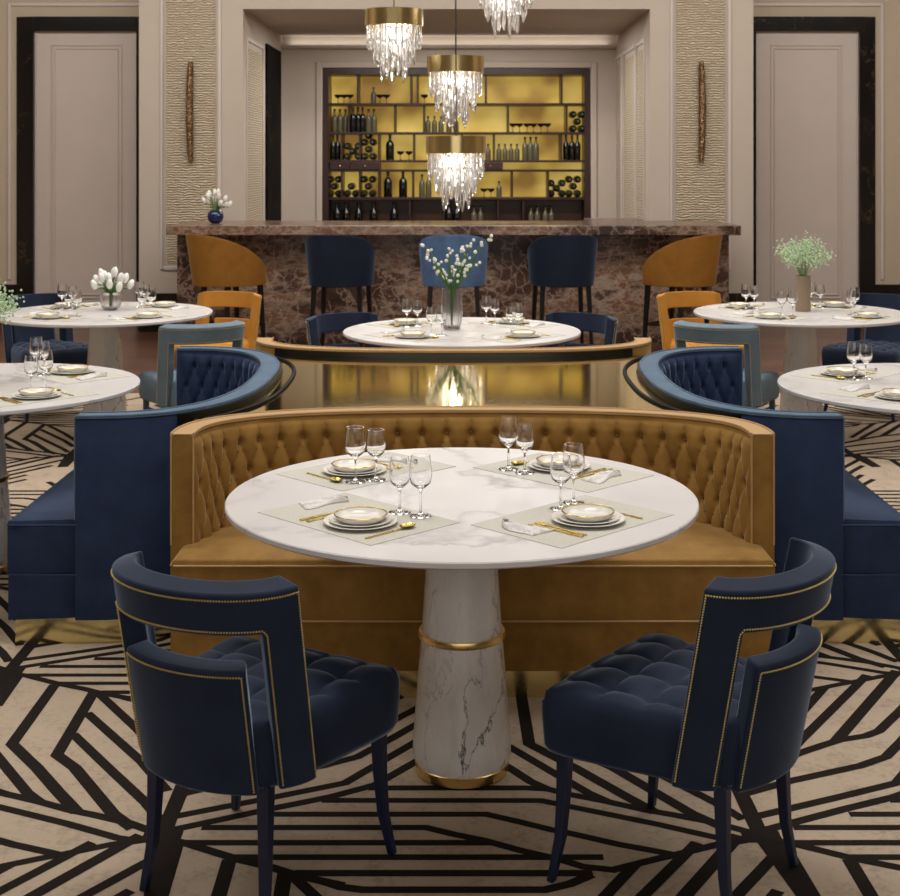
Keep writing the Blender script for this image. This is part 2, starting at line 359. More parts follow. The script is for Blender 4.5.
# ------------------------------------------------------------------ carpet with inlaid black geometric lines
def fl(px,py): d=F*H0/(py-CY); return ((px-CX)*d/F, d)
W1,W2=.031,.05
L=[ # floor survey of one repeat of the woven pattern: (width, points)
 (W1,[(162,832),(172,830),(270,809),(330,797),(375,785),(417,761),(440,748)]),
 (W1,[(166,818),(172,817),(270,798),(345,783),(412,744),(430,733)]),
 (.03,[(372,788),(525,788),(547,789),(567,794),(604,801),(645,810),(674,815),(716,823),(763,836)]),
 (.028,[(325,800.4),(541,800.6),(567,806),(656,824),(718,838),(742,841),(763,837)]),
 (.028,[(273,814.3),(486,814.3),(520,822),(552,830),(564,832),(619,844.5),(660,852),(675,855),(718,844.5),(742,841)]),
 (.028,[(205,827.6),(426,827.6),(454,834.4),(485,840.7),(520,850.4),(560,859.6),(583,866.7),(613,870),(658,858.7),(675,855)]),
 (.028,[(174,842.8),(488,842.8)]),
 (.028,[(236,857.3),(600,857.3)]),
 (.03,[(298,873.3),(589,873.3)]),
 (.03,[(325,882),(340,887),(362,889.9),(545,889.9),(570,884),(589,876)]),
 (.03,[(162,838),(188,844),(236,859),(271.5,867.5),(298,876),(340,885)]),
 (.036,[(177,843),(161,896)]),
 (W1,[(509.5,747),(552,772),(588,793),(606,801)]),
 (W1,[(490,757),(509.5,768),(531,782),(547,789)]),
 # chevrons of the down pointing triangle
 (.036,[(54,686),(12,744),(37,768),(59,793),(76,811)]),
 (.036,[(94,692),(57,755),(75,768),(113,814),(131,827)]),
 (W1,[(74,735),(108.5,768),(146,803),(158,818)]),
 (W1,[(88,714),(142,762),(166,790)]),
 (W1,[(98,693),(137,729),(170,766)]),
 # hatch of the right hand up pointing triangle
 (W1,[(824,688),(770,748)]),
 (W1,[(866,676),(801,740),(790,752)]),
 (.036,[(896,672),(837,740)]),
 (W1,[(748,775),(798.6,753.6),(821,746),(840,740),(866,736),(879,731),(900,711),(930,680)]),
 (W1,[(748,793),(791,781),(860,766),(886,757),(900,743),(935,703)]),
]
pw=[(w,[fl(*p) for p in pts]) for w,pts in L]
n1=fl(162,837)
pw.append((.042,[(n1[0],n1[1]),(n1[0]-.005,n1[1]+.35)])); pw.append((.042,[(n1[0]+1.476,n1[1]),(n1[0]+1.515,n1[1]-.28)])); pw.append((.06,[(n1[0]-.03,n1[1]),(n1[0]+.03,n1[1])]))
g=G().add([(-6.19,1.2,0),(6.19,1.2,0),(6.19,10.0,0),(-6.19,10.0,0),(-6.19,1.2,.006),(6.19,1.2,.006),(6.19,10.0,.006),(-6.19,10.0,.006)],
   [(0,3,2,1),(4,5,6,7),(0,1,5,4),(1,2,6,5),(2,3,7,6),(3,0,4,7)],0)
g=G().box(-6.19,6.19,1.2,10.0,-.006,0)
A=(1.476,0.0); B=(.738,1.11)
for i in range(-9,9):
    for j in range(-3,6):
        ox,oy=A[0]*i+B[0]*j, A[1]*i+B[1]*j
        if not(-6.5<ox<6.5): continue
        for k,(w,pts) in enumerate(pw):
            q=[Vector((x+ox,y+oy)) for x,y in pts]
            if max(p.y for p in q)>9.98 or min(p.y for p in q)<1.25 or max(abs(p.x) for p in q)>6.15: continue
            hh=w/2; l=[];r=[]
            for a in range(len(q)):
                t0=(q[a]-q[a-1]).normalized() if a>0 else (q[1]-q[0]).normalized()
                t1=(q[a+1]-q[a]).normalized() if a<len(q)-1 else t0
                t=(t0+t1).normalized(); nn=Vector((-t.y,t.x)); c=max(.5,nn.dot(Vector((-t0.y,t0.x))))
                p=q[a]
                if a==0: p=p-t*hh*.6
                if a==len(q)-1: p=p+t*hh*.6
                l.append(p+nn*hh/c); r.append(p-nn*hh/c)
            z=.0002+.00003*k
            vs=[(p.x,p.y,z) for p in l]+[(p.x,p.y,z) for p in r]; m_=len(q)
            g.add(vs,[(a,m_+a,m_+a+1,a+1) for a in range(m_-1)],1)
tag(obj('carpet',g,[M['carpet'],M['carpetblk']],smooth=False),'beige carpet woven with black branching geometric lines, under the dining tables','carpet')
CZ=.0011

# ------------------------------------------------------------------ banquette
def supell(t,a,bb,n=2.6):
    c,s=math.cos(t),math.sin(t)
    return (a*math.copysign(abs(c)**(2/n),c), bb*abs(s)**(2/n))
def banquette(label,fab,rim,loc,rz,W=1.94,SW=1.87,E=.18,Dp=.49,group='tufted banquettes'):
    t=thing('banquette',label,'banquette',loc,rz,group)
    HT=.783; th=.075
    # resampled plan curve of the outer back
    raw=[(W/2,E-.005)]+[(lambda p:(p[0],p[1]+E))(supell(PI*k/400,W/2,Dp)) for k in range(401)]+[(-W/2,E-.005)]
    acc=[0]
    for i in range(1,len(raw)): acc.append(acc[-1]+math.dist(raw[i],raw[i-1]))
    T=acc[-1]
    def cur(s):
        s=min(max(s,0),T)*1.0
        import bisect
        i=min(max(bisect.bisect(acc,s)-1,0),len(raw)-2); f=(s-acc[i])/max(1e-9,acc[i+1]-acc[i])
        return Vector((raw[i][0]*(1-f)+raw[i+1][0]*f, raw[i][1]*(1-f)+raw[i+1][1]*f))
    def nrm(s,e=.03):
        d=cur(s+e)-cur(s-e); d.normalize(); return Vector((-d.y,d.x))   # pointing inwards
    NS=96
    S=[T*i/NS for i in range(NS+1)]
    # back shell: outer face, top, end faces
    g=G(); prof=[(0,.087),(0,HT-.012),(.004,HT-.003),(.012,HT),(th-.012,HT),(th-.004,HT-.003),(th,HT-.012),(th,.087)]
    vs=[]
    for s in S:
        p=cur(s); n=nrm(s)
        for o_,z in prof: vs.append((p.x+n.x*o_,p.y+n.y*o_,z))
    k=len(prof); fs=[]
    for i in range(NS):
        for j in range(k): fs.append((i*k+j,(i+1)*k+j,(i+1)*k+(j+1)%k,i*k+(j+1)%k))
    fs.append(tuple(range(k))); fs.append(tuple(NS*k+j for j in range(k))[::-1])
    g.add(vs,fs); obj('backrest_shell',g,fab,t)
    # top rim with piping
    g=G(); vs=[];fs=[]; pr=[(-.002,HT-.004),(-.002,HT+.001),(.006,HT+.003),(th-.006,HT+.003),(th+.002,HT+.001),(th+.002,HT-.004)]; k=len(pr)
    for s in S:
        p=cur(s); n=nrm(s)
        for o_,z in pr: vs.append((p.x+n.x*o_,p.y+n.y*o_,z))
    for i in range(NS):
        for j in range(k): fs.append((i*k+j,(i+1)*k+j,(i+1)*k+(j+1)%k,i*k+(j+1)%k))
    fs.append(tuple(range(k))); fs.append(tuple(NS*k+j for j in range(k))[::-1])
    g.add(vs,fs); o=obj('top_rim',g,rim,t)
    gg=G()
    for off in (.001,th-.001):
        gg.tube([(cur(s).x+nrm(s).x*off,cur(s).y+nrm(s).y*off,HT+.004) for s in S],.0035,6)
    for s in (0,T):
        p=cur(s); n=nrm(s)
        for off in (.002,th-.002): gg.tube([(p.x+n.x*off,p.y-.002,z) for z in (.43,.6,HT)],.003,6)
    obj('piping',gg,rim,o)
    # black lacquer band round the outside under the rim
    g=G(); vs=[];fs=[]; pr=[(-.012,.69),(-.012,HT-.006),(0,HT-.006),(0,.69)]; k=4
    for s in S[14:-14]:
        p=cur(s); n=nrm(s)
        for o_,z in pr: vs.append((p.x+n.x*o_,p.y+n.y*o_,z))
    m_=len(S[14:-14])-1
    for i in range(m_):
        for j in range(k): fs.append((i*k+j,(i+1)*k+j,(i+1)*k+(j+1)%k,i*k+(j+1)%k))
    fs.append(tuple(range(k))); fs.append(tuple(m_*k+j for j in range(k))[::-1])
    obj('lacquer_band',g.add(vs,fs),M['legblack'],t)
    # deep buttoned inner cushion
    s0,s1=.004,T-.004; zb,zt=.40,HT-.02
    pch=(s1-s0)/round((s1-s0)/.088); q=.092; zr=HT-.075
    cols=int(round((s1-s0)/pch)); NU=cols*12+1; NV=52
    btn=[]
    def fn(u,v):
        s=s0+u*(s1-s0); z=zb+v*(zt-zb)
        U=(s-s0)/pch; V=(z-zr)/q
        a=U+V/2; bb=U-V/2
        if V<=0: h=(abs(math.sin(PI*a))*abs(math.sin(PI*bb)))**.32
        else:
            w=min(1,V/.5); h=(1-.9*(1-abs(math.sin(PI*U))**.25))*w+(abs(math.sin(PI*a))*abs(math.sin(PI*bb)))**.32*(1-w)
        # pit at buttons
        best=9
        r0=round(V)
        for rr in (r0-1,r0,r0+1):
            if rr>0: continue
            off=.5 if rr%2 else 0
            c=round(U-off)+off
            dd=math.hypot((U-c)*pch,(V-rr)*q); best=min(best,dd)
        pit=math.exp(-(best/.013)**2)
        edge=min(1,(u)*26,(1-u)*26)**.5 if 0<u<1 else 0
        top=min(1,(1-v)*10)**.5 if v<1 else 0
        dpt=.008+.022*h*edge*top+.006*edge - .016*pit*edge
        nn=nrm(s,.05); p=cur(s); taper=.02*(1-v)*edge
        return (p.x+nn.x*(th-.012+dpt+taper), p.y+nn.y*(th-.012+dpt+taper), z)
    gb=G().grid(NU,NV,fn)
    rows=[-r for r in range(0,4)]
    for rr in rows:
        off=.5 if rr%2 else 0
        for c in range(1,cols):
            U=c+off
            if U>cols-.8: continue
            s=s0+U*pch; p=cur(s); nn=nrm(s,.05); z=zr+rr*q
            if z<.45: continue
            off2=th-.012+.008+.02*(1-(z-zb)/(zt-zb)); gb.ball((p.x+nn.x*off2,p.y+nn.y*off2,z),.0075,6)
    obj('tufted_cushion',gb,fab,t,angle=80)
    # seat and base outlines
    def outline(ins,back):
        pts=[(-SW/2+ins,ins)]
        a=[]
        for k in range(41):
            s=T-(T)*k/40; p=cur(s); nn=nrm(s); a.append((max(-SW/2+ins,min(SW/2-ins,p.x+nn.x*back)) if p.y<E+.12 else p.x+nn.x*back,p.y+nn.y*back))
        pts+=a; pts.append((SW/2-ins,ins)); return pts
    def slab(z0,z1,ins,back,dome=0,r=.012):
        g=G(); ol=outline(ins,back); c=(0,.34)
        cx=sum(p[0] for p in ol)/len(ol); cy=sum(p[1] for p in ol)/len(ol)
        rings=[(0,z0),(0,z1-r),(.3*r,z1-.3*r),(r,z1)]
        vs=[];n=len(ol)
        for e,z in rings:
            for x,y in ol:
                L_=math.hypot(x-cx,y-cy); vs.append((x-(x-cx)/L_*e,y-(y-cy)/L_*e,z))
        fr=[.9,.75,.5,.25]
        for f_ in fr:
            for x,y in ol: vs.append((cx+(x-cx)*f_,cy+(y-cy)*f_,z1+dome*(1-f_**4)))
        vs.append((cx,cy,z1+dome)); nr=len(rings)+len(fr)
        fs=[(i*n+j,i*n+(j+1)%n,(i+1)*n+(j+1)%n,(i+1)*n+j) for i in range(nr-1) for j in range(n)]
        fs+=[((nr-1)*n+j,(nr-1)*n+(j+1)%n,nr*n) for j in range(n)]; fs.append(tuple(range(n))[::-1])
        return g.add(vs,fs)
    obj('seat_cushion',slab(.412,.432,.0,.03,.022,.022),fab,t)
    sb=obj('seat_base',slab(.243,.411,.002,.03,0,.006),fab,t)
    lb=obj('lower_base',slab(.087,.241,.004,.03,0,.006),fab,t)
    g=G(); 
    for z in (.4125,.242): g.tube([(-SW/2,E,z),(-SW/2,.012,z),(-SW/2+.012,0,z),(0,-.001,z),(SW/2-.012,0,z),(SW/2,.012,z),(SW/2,E,z)],.0035,6)
    obj('seat_piping',g,fab if fab is not M['must'] else M['pipe'],sb)
    g=G(); g.prism([( -SW/2+.03,.02)]+[(cur(T-T*k/40).x+nrm(T-T*k/40).x*.03,cur(T-T*k/40).y+nrm(T-T*k/40).y*.03) for k in range(41)]+[(SW/2-.03,.02)],0,.087)
    obj('brass_plinth',g,M['plinth'],t,smooth=True,angle=20)
    return t,cur,T,nrm
SF=[]
SF.append(((.04,4.306,CZ),0,)+banquette('mustard velvet tufted banquette facing the front marble table',M['must'],M['pipe'],(.04,4.306,CZ),0)[1:])
SF.append(((-1.555,5.685,CZ),-PI/2)+banquette('navy velvet tufted banquette on the left, facing the left tables',M['navysofa'],M['skyrim'],(-1.555,5.685,CZ),-PI/2,W=1.80,SW=1.80,E=.24,Dp=.55)[1:])
SF.append(((-.03,7.10,CZ),PI)+banquette('mustard tufted banquette seen from behind, beyond the gold mirrored top',M['must'],M['pipe'],(-.03,7.10,CZ),PI)[1:])
SF.append(((1.55,5.685,CZ),PI/2)+banquette('navy velvet tufted banquette on the right, facing the right tables',M['navysofa'],M['skyrim'],(1.55,5.685,CZ),PI/2,W=1.80,SW=1.80,E=.24,Dp=.55)[1:])
# gold mirrored centre console filling the space between the four banquettes
def conoutline(off,lo=.2):
    pts=[]
    for (loc,rz,cur,T,nrm) in SF:
        for k in range(33):
            s=T*(lo+(1-2*lo)*k/32); p=cur(s)-nrm(s)*off
            c,sn=math.cos(rz),math.sin(rz); pts.append((loc[0]+p.x*c-p.y*sn, loc[1]+p.x*sn+p.y*c))
    return pts
# order sofas counter-clockwise consistently: front, left, rear, right with reversed arcs
def ordered(off,lo): 
    a=conoutline(off,lo); n=33; seg=[a[i*n:(i+1)*n] for i in range(4)]
    out=[]
    for sgm in seg: out+=sgm
    return out
con=thing('centre_console','round-cornered console with gold mirrored top, between the four banquettes','console',(0,5.70,CZ))
def shift(ps): return [(x,y-5.70) for x,y in ps]
obj('mirror_top',G().prism(shift(ordered(.016,.17)),.742,.755),M['mirror'],con,smooth=False)
obj('console_body',G().prism(shift(ordered(.05,.19)),0,.742),M['lacq'],con,smooth=False)
for i in (1,3):
    g=G(); loc,rz,cur,T,nrm=SF[i]; pth=[]
    for k in range(49):
        s=T*(.17+.66*k/48); p=cur(s)-nrm(s)*.065; c,sn=math.cos(rz),math.sin(rz)
        pth.append((loc[0]+p.x*c-p.y*sn, loc[1]+p.x*sn+p.y*c-5.70,.757))
    g.tube(pth,.009,8); obj('black_edge_trim',g,M['trimblack'],con)

# ------------------------------------------------------------------ round marble table
def make_table():
    t=thing('round_table','x','table')
    R=.639
    obj('tabletop',G().lathe([(0,.728),(R-.06,.728),(R-.008,.731),(R,.736),(R,.747),(R-.003,.75),(0,.75)],128),M['tabletop'],t)
    prof=[(.0,.03),(.126,.03),(.134,.05),(.133,.09),(.112,.36),(.108,.40),(.102,.5),(.09,.7),(.09,.7285),(0,.7285)]
    obj('pedestal',G().lathe(prof,64),M['pedestal'],t)
    obj('brass_ring',G().lathe([(.108,.366),(.117,.366),(.119,.372),(.119,.378),(.117,.384),(.108,.384)],64),M['brass'],t)
    obj('brass_foot',G().lathe([(0,0),(.118,0),(.124,.004),(.129,.03),(.127,.032),(0,.032)],64),M['brass'],t)
    return t
TBL=Proto(make_table())
TABLES=[('front table',(.005,3.81),'front white marble round table with veined pedestal, before the mustard banquette'),
 ('left front table',(-1.955,5.67),'white marble round table cut by the left edge, beside the navy banquette'),
 ('right front table',(1.945,5.67),'white marble round table cut by the right edge, beside the navy banquette'),
 ('left rear table',(-2.14,8.41),'white marble round table on the left, with white tulips in a globe vase'),
 ('right rear table',(2.056,8.41),'white marble round table on the right, with a tan cylinder vase'),
 ('middle rear table',(.01,7.52),'white marble round table at the centre, behind the gold mirrored console')]
for nm,(x,y),lb in TABLES: TBL.put((x,y,CZ),0,lb,'round marble dining tables')
TZ=CZ+.75

# ------------------------------------------------------------------ tableware
def t1(name,g,mat,cat,**k): return Proto(tag(obj(name,g,mat,**k),'x',cat))
def rrect(hx,hy): return [(-hx,-hy),(hx,-hy),(hx,hy),(-hx,hy)]
P_mat=t1('placemat',G().prism(rrect(.222,.15),0,.0012),M['mat'],'placemat',smooth=False)
def plateg(r,h): return G().lathe([(0,0),(r*.6,0),(r*.97,h*.85),(r,h),(r*.985,h+.0015),(r*.93,h*.9+.0005),(r*.6,.004),(0,.004)],48)
P_pl=t1('dinner_plate',plateg(.094,.010),M['white'],'plate'); P_pl2=t1('salad_plate',plateg(.08,.009),M['white'],'plate')
bt=thing('bowl','x','bowl')
obj('bowl_body',G().lathe([(0,0),(.05,0),(.061,.007),(.0665,.017),(.064,.017),(.057,.008),(.045,.003),(0,.003)],48),M['white'],bt)
obj('gold_rim',G().lathe([(.0672,.0165),(.0678,.0175),(.0662,.0190),(.0638,.0183),(.0636,.0168),(.0672,.0165)],48),M['cutlery'],bt)
P_bowl=Proto(bt)
def fork_g():
    g=G(); g.box(-.0035,.0035,-.08,.02,0,.003); g.prism([(-.004,.02),(.004,.02),(.010,.04),(.010,.048),(-.010,.048),(-.010,.04)],0,.003)
    for x in (-.0085,-.003,.003,.0085): g.box(x-.0014,x+.0014,.048,.078,0,.0025)
    g.prism([(-.0035,-.08),(-.006,-.085),(-.0055,-.09),(.0055,-.09),(.006,-.085),(.0035,-.08)],0,.003); return g
def knife_g():
    g=G(); g.prism([(-.004,-.09),(.004,-.09),(.0045,0),(-.0045,0)],0,.004); g.prism([(-.0045,0),(.0045,0),(.009,.02),(.009,.06),(.004,.08),(-.0045,.085)],0,.002); return g
def spoon_g():
    g=G(); g.box(-.0032,.0032,-.085,.038,0,.003)
    def fn(u,v):
        a=2*PI*u; r=v; return (.0155*r*math.cos(a), .056+.024*r*math.sin(a), .0012+.007*r*r)
    g.grid(20,6,fn,cu=True)
    def fn2(u,v):
        a=2*PI*u; r=v; return (.0155*r*math.cos(a), .056+.024*r*math.sin(a), .0+.0068*r*r)
    g.grid(20,6,fn2,cu=True); return g
P_fork=t1('fork',fork_g(),M['cutlery'],'fork',smooth=False,bevel=.0006,segs=1)
P_knife=t1('knife',knife_g(),M['cutlery'],'knife',smooth=False,bevel=.0006,segs=1)
P_spoon=t1('spoon',spoon_g(),M['cutlery'],'spoon')
def napkin_g():
    g=G()
    def outl(v):   # half width along length, gathered at one end
        return .008+.026*min(1,(v*1.35))**.8
    def top(u,v):
        y=-.065+.13*v; w=outl(v); x=(u-.5)*2*w+.012*math.sin(v*5)
        e=min(1,min(u,1-u)*7,min(v,1-v)*9+.25)
        return (x,y,.002+(.007+.003*math.sin(u*9+v*4)+.002*math.sin(u*17-v*7)+.002*(1-v))*e)
    def bot(u,v):
        y=-.065+.13*v; w=outl(v)-.001; return ((u-.5)*2*w+.012*math.sin(v*5),y,0)
    n=18
    vs=[top(i/n,j/n) for i in range(n+1) for j in range(n+1)]+[bot(i/n,j/n) for i in range(n+1) for j in range(n+1)]
    fs=[];k=n+1;o=k*k
    for i in range(n):
        for j in range(n):
            fs.append((i*k+j,(i+1)*k+j,(i+1)*k+j+1,i*k+j+1)); fs.append((o+i*k+j,o+i*k+j+1,o+(i+1)*k+j+1,o+(i+1)*k+j))
    for i in range(n):
        fs+=[(i*k,o+i*k,o+(i+1)*k,(i+1)*k),(i*k+n,(i+1)*k+n,o+(i+1)*k+n,o+i*k+n),(i,i+1,o+i+1,o+i),(n*k+i,o+n*k+i,o+n*k+i+1,n*k+i+1)]
    return g.add(vs,fs)
nt_=thing('napkin','x','napkin'); obj('folded_cloth',napkin_g(),M['napkin'],nt_,angle=70)
obj('napkin_ring',G().lathe([(.006,-.006),(.0072,-.006),(.0072,.006),(.006,.006),(.006,-.006)],20).move(Matrix.Translation((.002,-.057,.0074))@Matrix.Rotation(PI/2,4,'X')),plain('silver_ring',rgb(120,118,116),.3,1),nt_)
P_nap=Proto(nt_)
def wine(hgt,rb):
    s=hgt/.15; b=.068*s
    pr=[(0,0),(.028,0),(.029,.0015),(.02,.003),(.006,.006),(.0034,.012),(.003,b-.01),(.005,b-.003),(.014,b+.004),(rb*.87,b+.014),(rb,b+.03),(rb*.99,b+.048),(rb*.84,hgt),
        (rb*.84-.001,hgt),(rb*.99-.0012,b+.048),(rb-.0014,b+.03),(rb*.87-.002,b+.0155),(.012,b+.008),(0,b+.006)]
    return G().lathe(pr,32)
P_tall=t1('wine_glass',wine(.156,.0295),M['glass'],'wine glass',angle=60); P_short=t1('wine_glass',wine(.144,.0275),M['glass'],'wine glass',angle=60)
SET={(-1,-1):dict(p=(-.254,-.307),m=(-.268,-.238),a=(-.161,-.194),b=(-.106,-.230),n=(-.365,-.10),nr=-.4),
     (1,-1):dict(p=(.319,-.280),m=(.285,-.262),a=(.259,-.155),b=(.298,-.090),n=(.147,-.357),nr=-.1),
     (-1,1):dict(p=(-.314,.275),m=(-.28,.307),a=(-.245,.175),b=(-.302,.150),n=(-.185,.415),nr=-.1),
     (1,1):dict(p=(.289,.333),m=(.296,.290),a=(.184,.265),b=(.138,.312),n=(.406,.197),nr=3.0)}
def setting(table,tx,ty,sx,sy,name):
    S_=SET[(sx,sy)]
    v=Vector((-sx,-sy)).normalized(); u=Vector((v.y,-v.x)); pc=Vector((tx,ty))+Vector(S_['p'])
    ang=math.atan2(u.y,u.x)
    def at(a,b,z): p=pc+u*a+v*b; return (p.x,p.y,TZ+z)
    def ab(k,z): return (tx+S_[k][0],ty+S_[k][1],TZ+z)
    wh='%s setting of the %s'%(name,table)
    j=random.uniform
    P_mat.put(ab('m',.0002),ang,'grey linen placemat at the '+wh,'placemats')
    P_pl.put(at(0,0,.0016),0,'large bottom plate of the stack, '+wh,'dinner plates')
    P_pl2.put(at(0,0,.0062),0,'white middle plate in the stack, '+wh,'salad plates')
    P_bowl.put(at(0,0,.0106),0,'small white bowl with gold rim, '+wh,'gold rimmed bowls')
    P_fork.put(at(-.106,.005,.0017),ang+j(-.06,.06),'gold fork left of the plates, '+wh,'gold forks')
    P_knife.put(at(-.128,.0,.0017),ang+j(-.03,.05),'gold knife beside the fork, '+wh,'gold knives')
    P_spoon.put(at(.113,.0,.0017),ang+j(-.06,.06),'gold spoon right of the plates, '+wh,'gold spoons')
    P_nap.put(ab('n',.0016),ang+PI+S_['nr'],'folded white napkin in grey ring, '+wh,'white napkins')
    P_short.put(ab('a',.0016),0,'shorter clear wine glass, '+wh,'wine glasses')
    P_tall.put(ab('b',.0016),0,'taller clear wine glass, '+wh,'wine glasses')
for nm,(x,y),lb in TABLES:
    for sx,sy,q in ((-1,-1,'near left'),(1,-1,'near right'),(-1,1,'far left'),(1,1,'far right')):
        if nm=='left front table' and sx<0: continue
        if nm=='right front table' and sx>0: continue
        setting(nm,x,y,sx,sy,q)

# ------------------------------------------------------------------ dining chair
def hoop(t,h,off=0):     # plan curve of the chair back: t in degrees 180..360, height h, offset inwards
    a,bq=.235*(1+.045*(h-.3)/.45),.17; r=math.radians(t)
    lean=(h-.30)*.19
    x=a*math.cos(r); y=-.10+bq*math.sin(r)
    nx,ny=math.cos(r)/a,math.sin(r)/bq; l=math.hypot(nx,ny)
    return (x-nx/l*off, y-ny/l*off-lean, h)
def maskshell(ts,hs,mask,th=.055,slope=.018,htop=None):
    g=G(); nt_,nh=len(ts),len(hs); idx={}
    def V(i,j,k):
        key=(i,j,k)
        if key not in idx:
            h=hs[j]; hh=h+(slope if (k==1 and j==nh-1) else 0)
            idx[key]=len(g.v); p=hoop(ts[i],hh,th*k); g.v.append(p)
        return idx[key]
    def on(i,j): return 0<=i<nt_-1 and 0<=j<nh-1 and mask(i,j)
    for i in range(nt_-1):
        for j in range(nh-1):
            if not on(i,j): continue
            g.f.append((V(i,j,0),V(i+1,j,0),V(i+1,j+1,0),V(i,j+1,0))); g.f.append((V(i,j,1),V(i,j+1,1),V(i+1,j+1,1),V(i+1,j,1)))
            if not on(i-1,j): g.f.append((V(i,j,0),V(i,j+1,0),V(i,j+1,1),V(i,j,1)))
            if not on(i+1,j): g.f.append((V(i+1,j,0),V(i+1,j,1),V(i+1,j+1,1),V(i+1,j+1,0)))
            if not on(i,j-1): g.f.append((V(i,j,0),V(i,j,1),V(i+1,j,1),V(i+1,j,0)))
            if not on(i,j+1): g.f.append((V(i,j+1,0),V(i+1,j+1,0),V(i+1,j+1,1),V(i,j+1,1)))
    g.m=[0]*len(g.f); return g
def make_chair(fab,leg):
    t=thing('dining_chair','x','chair')
    TS=[180+1.0*k*180/44 for k in range(45)]
    hs=[.30,.38,.46,.54,.61,.658,.70,.75]; np_=8
    o=obj('back_frame',maskshell(TS,hs,lambda i,j: j>=5 or i<np_ or i>=44-np_),fab,t,bevel=.009,segs=3,angle=60)
    g=G()
    def nails(pts,stp=.0062):
        d=0; last=None
        P=[Vector(p) for p in pts]
        for a,b_ in zip(P[:-1],P[1:]):
            L_=(b_-a).length; x=0
            while d+ (L_-x) >= stp:
                x+=stp-d; d=0; c=a+(b_-a)*(x/L_); g.ball(tuple(c),.0024,4)
            d+=L_-x
    e=-.0012
    hold=o
    tp=TS[np_]; tq=TS[44-np_]
    nails([hoop(183,h,e) for h in (.31,.45,.6,.737)]+[hoop(180+k*3.0+3,.737,e) for k in range(0,59)]+[hoop(357,h,e) for h in (.737,.6,.45,.31)])
    obj('nailhead_trim',g,M['goldnail'],o); g=G()
    nails([hoop(tp-2.5,h,e) for h in (.31,.45,.6,.655)]+[hoop(tp+k*(tq-tp)/40,.667,e) for k in range(0,41)]+[hoop(tq+2.5,h,e) for h in (.655,.6,.45,.31)])
    obj('nailhead_trim',g,M['goldnail'],o)
    TP=[226+k*88/24 for k in range(25)]
    o=obj('back_panel',maskshell(TP,[.29,.36,.43,.5,.576],lambda i,j:True,slope=.012),fab,t,bevel=.009,segs=3,angle=60)
    g=G(); nails([hoop(228.5,h,e) for h in (.30,.4,.5,.565)]+[hoop(228.5+k*83/30,.565,e) for k in range(31)]+[hoop(311.5,h,e) for h in (.565,.5,.4,.30)])
    obj('nailhead_trim',g,M['goldnail'],o)
    # seat
    n=56; y0,y1=-.255,.235
    def hw(y):
        if y<-.1: return .05+.158*math.sqrt(max(0,1-((y+.1)/.162)**2))
        return .208+.054*((y+.1)/.335)**.75
    def top(u,v):
        a,b_=2*u-1,2*v-1
        k=1-.05*(a*a)*(b_>0)*b_*b_; y=(y0+y1)/2+(y1-y0)/2*b_*(1-.03*a*a*(1 if b_>0 else 0)); w=hw(y); x=w*a*(1-.06*max(0,b_)**8)
        ed=min((1-abs(a))*w,(1-abs(b_))*(y1-y0)/2); R=.035
        z=.452-R+(math.sqrt(max(0,R*R-(R-ed)**2)) if ed<R else R)
        s=.108; tu=abs(math.sin(PI*(x/s+.5))); tv=abs(math.sin(PI*(y/s+.12)))
        z+=.027*((tu*tv)**.33-1)*min(1,ed/.05)+.014*min(1,ed/.1)
        return (x,y,z)
    vs=[top(i/n,j/n) for i in range(n+1) for j in range(n+1)]; k=n+1; fs=[(i*k+j,(i+1)*k+j,(i+1)*k+j+1,i*k+j+1) for i in range(n) for j in range(n)]
    ring=[(i,0) for i in range(n)]+[(n,j) for j in range(n)]+[(i,n) for i in range(n,0,-1)]+[(0,j) for j in range(n,0,-1)]
    base=len(vs); m_=len(ring)
    for zz,sc_ in ((.38,1.0),(.315,.985),(.30,.96)):
        for i,j in ring: x,y,_=vs[i*k+j]; vs.append((x*sc_,(y+.01)*sc_-.01,zz))
    lp=[i*k+j for i,j in ring]
    lv=[lp]+[[base+r*m_+q for q in range(m_)] for r in range(3)]
    for a,b_ in zip(lv[:-1],lv[1:]): fs+=[(a[q],a[(q+1)%m_],b_[(q+1)%m_],b_[q]) for q in range(m_)]
    fs.append(tuple(lv[-1]))
    obj('seat',G().add(vs,fs),fab,t,angle=75)
    for sx,f in ((-1,1),(1,1),(-1,0),(1,0)):
        if f: pts=[(sx*.212,.185,.305),(sx*.214,.188,.2),(sx*.220,.193,.1),(sx*.236,.208,0)]
        else: pts=[(sx*.155,-.185,.305),(sx*.157,-.188,.2),(sx*.160,-.193,.1),(sx*.170,-.210,0)]
        wd=[.0155,.0135,.0115,.009]; g=G(); vs=[];fs=[]
        for (x,y,z),w in zip(pts,wd): vs+=[(x-w,y-w,z),(x+w,y-w,z),(x+w,y+w,z),(x-w,y+w,z)]
        for a in range(3): fs+=[(a*4+q,a*4+(q+1)%4,a*4+4+(q+1)%4,a*4+4+q) for q in range(4)]
        fs+=[(0,1,2,3),(12,15,14,13)]
        obj('leg',g.add(vs,fs),leg,t,smooth=False,bevel=.003)
    return t
CH={'n':Proto(make_chair(M['navy'],M['legnavy'])),'s':Proto(make_chair(M['sky'],M['legsky'])),'m':Proto(make_chair(M['mustchair'],M['legmust']))}
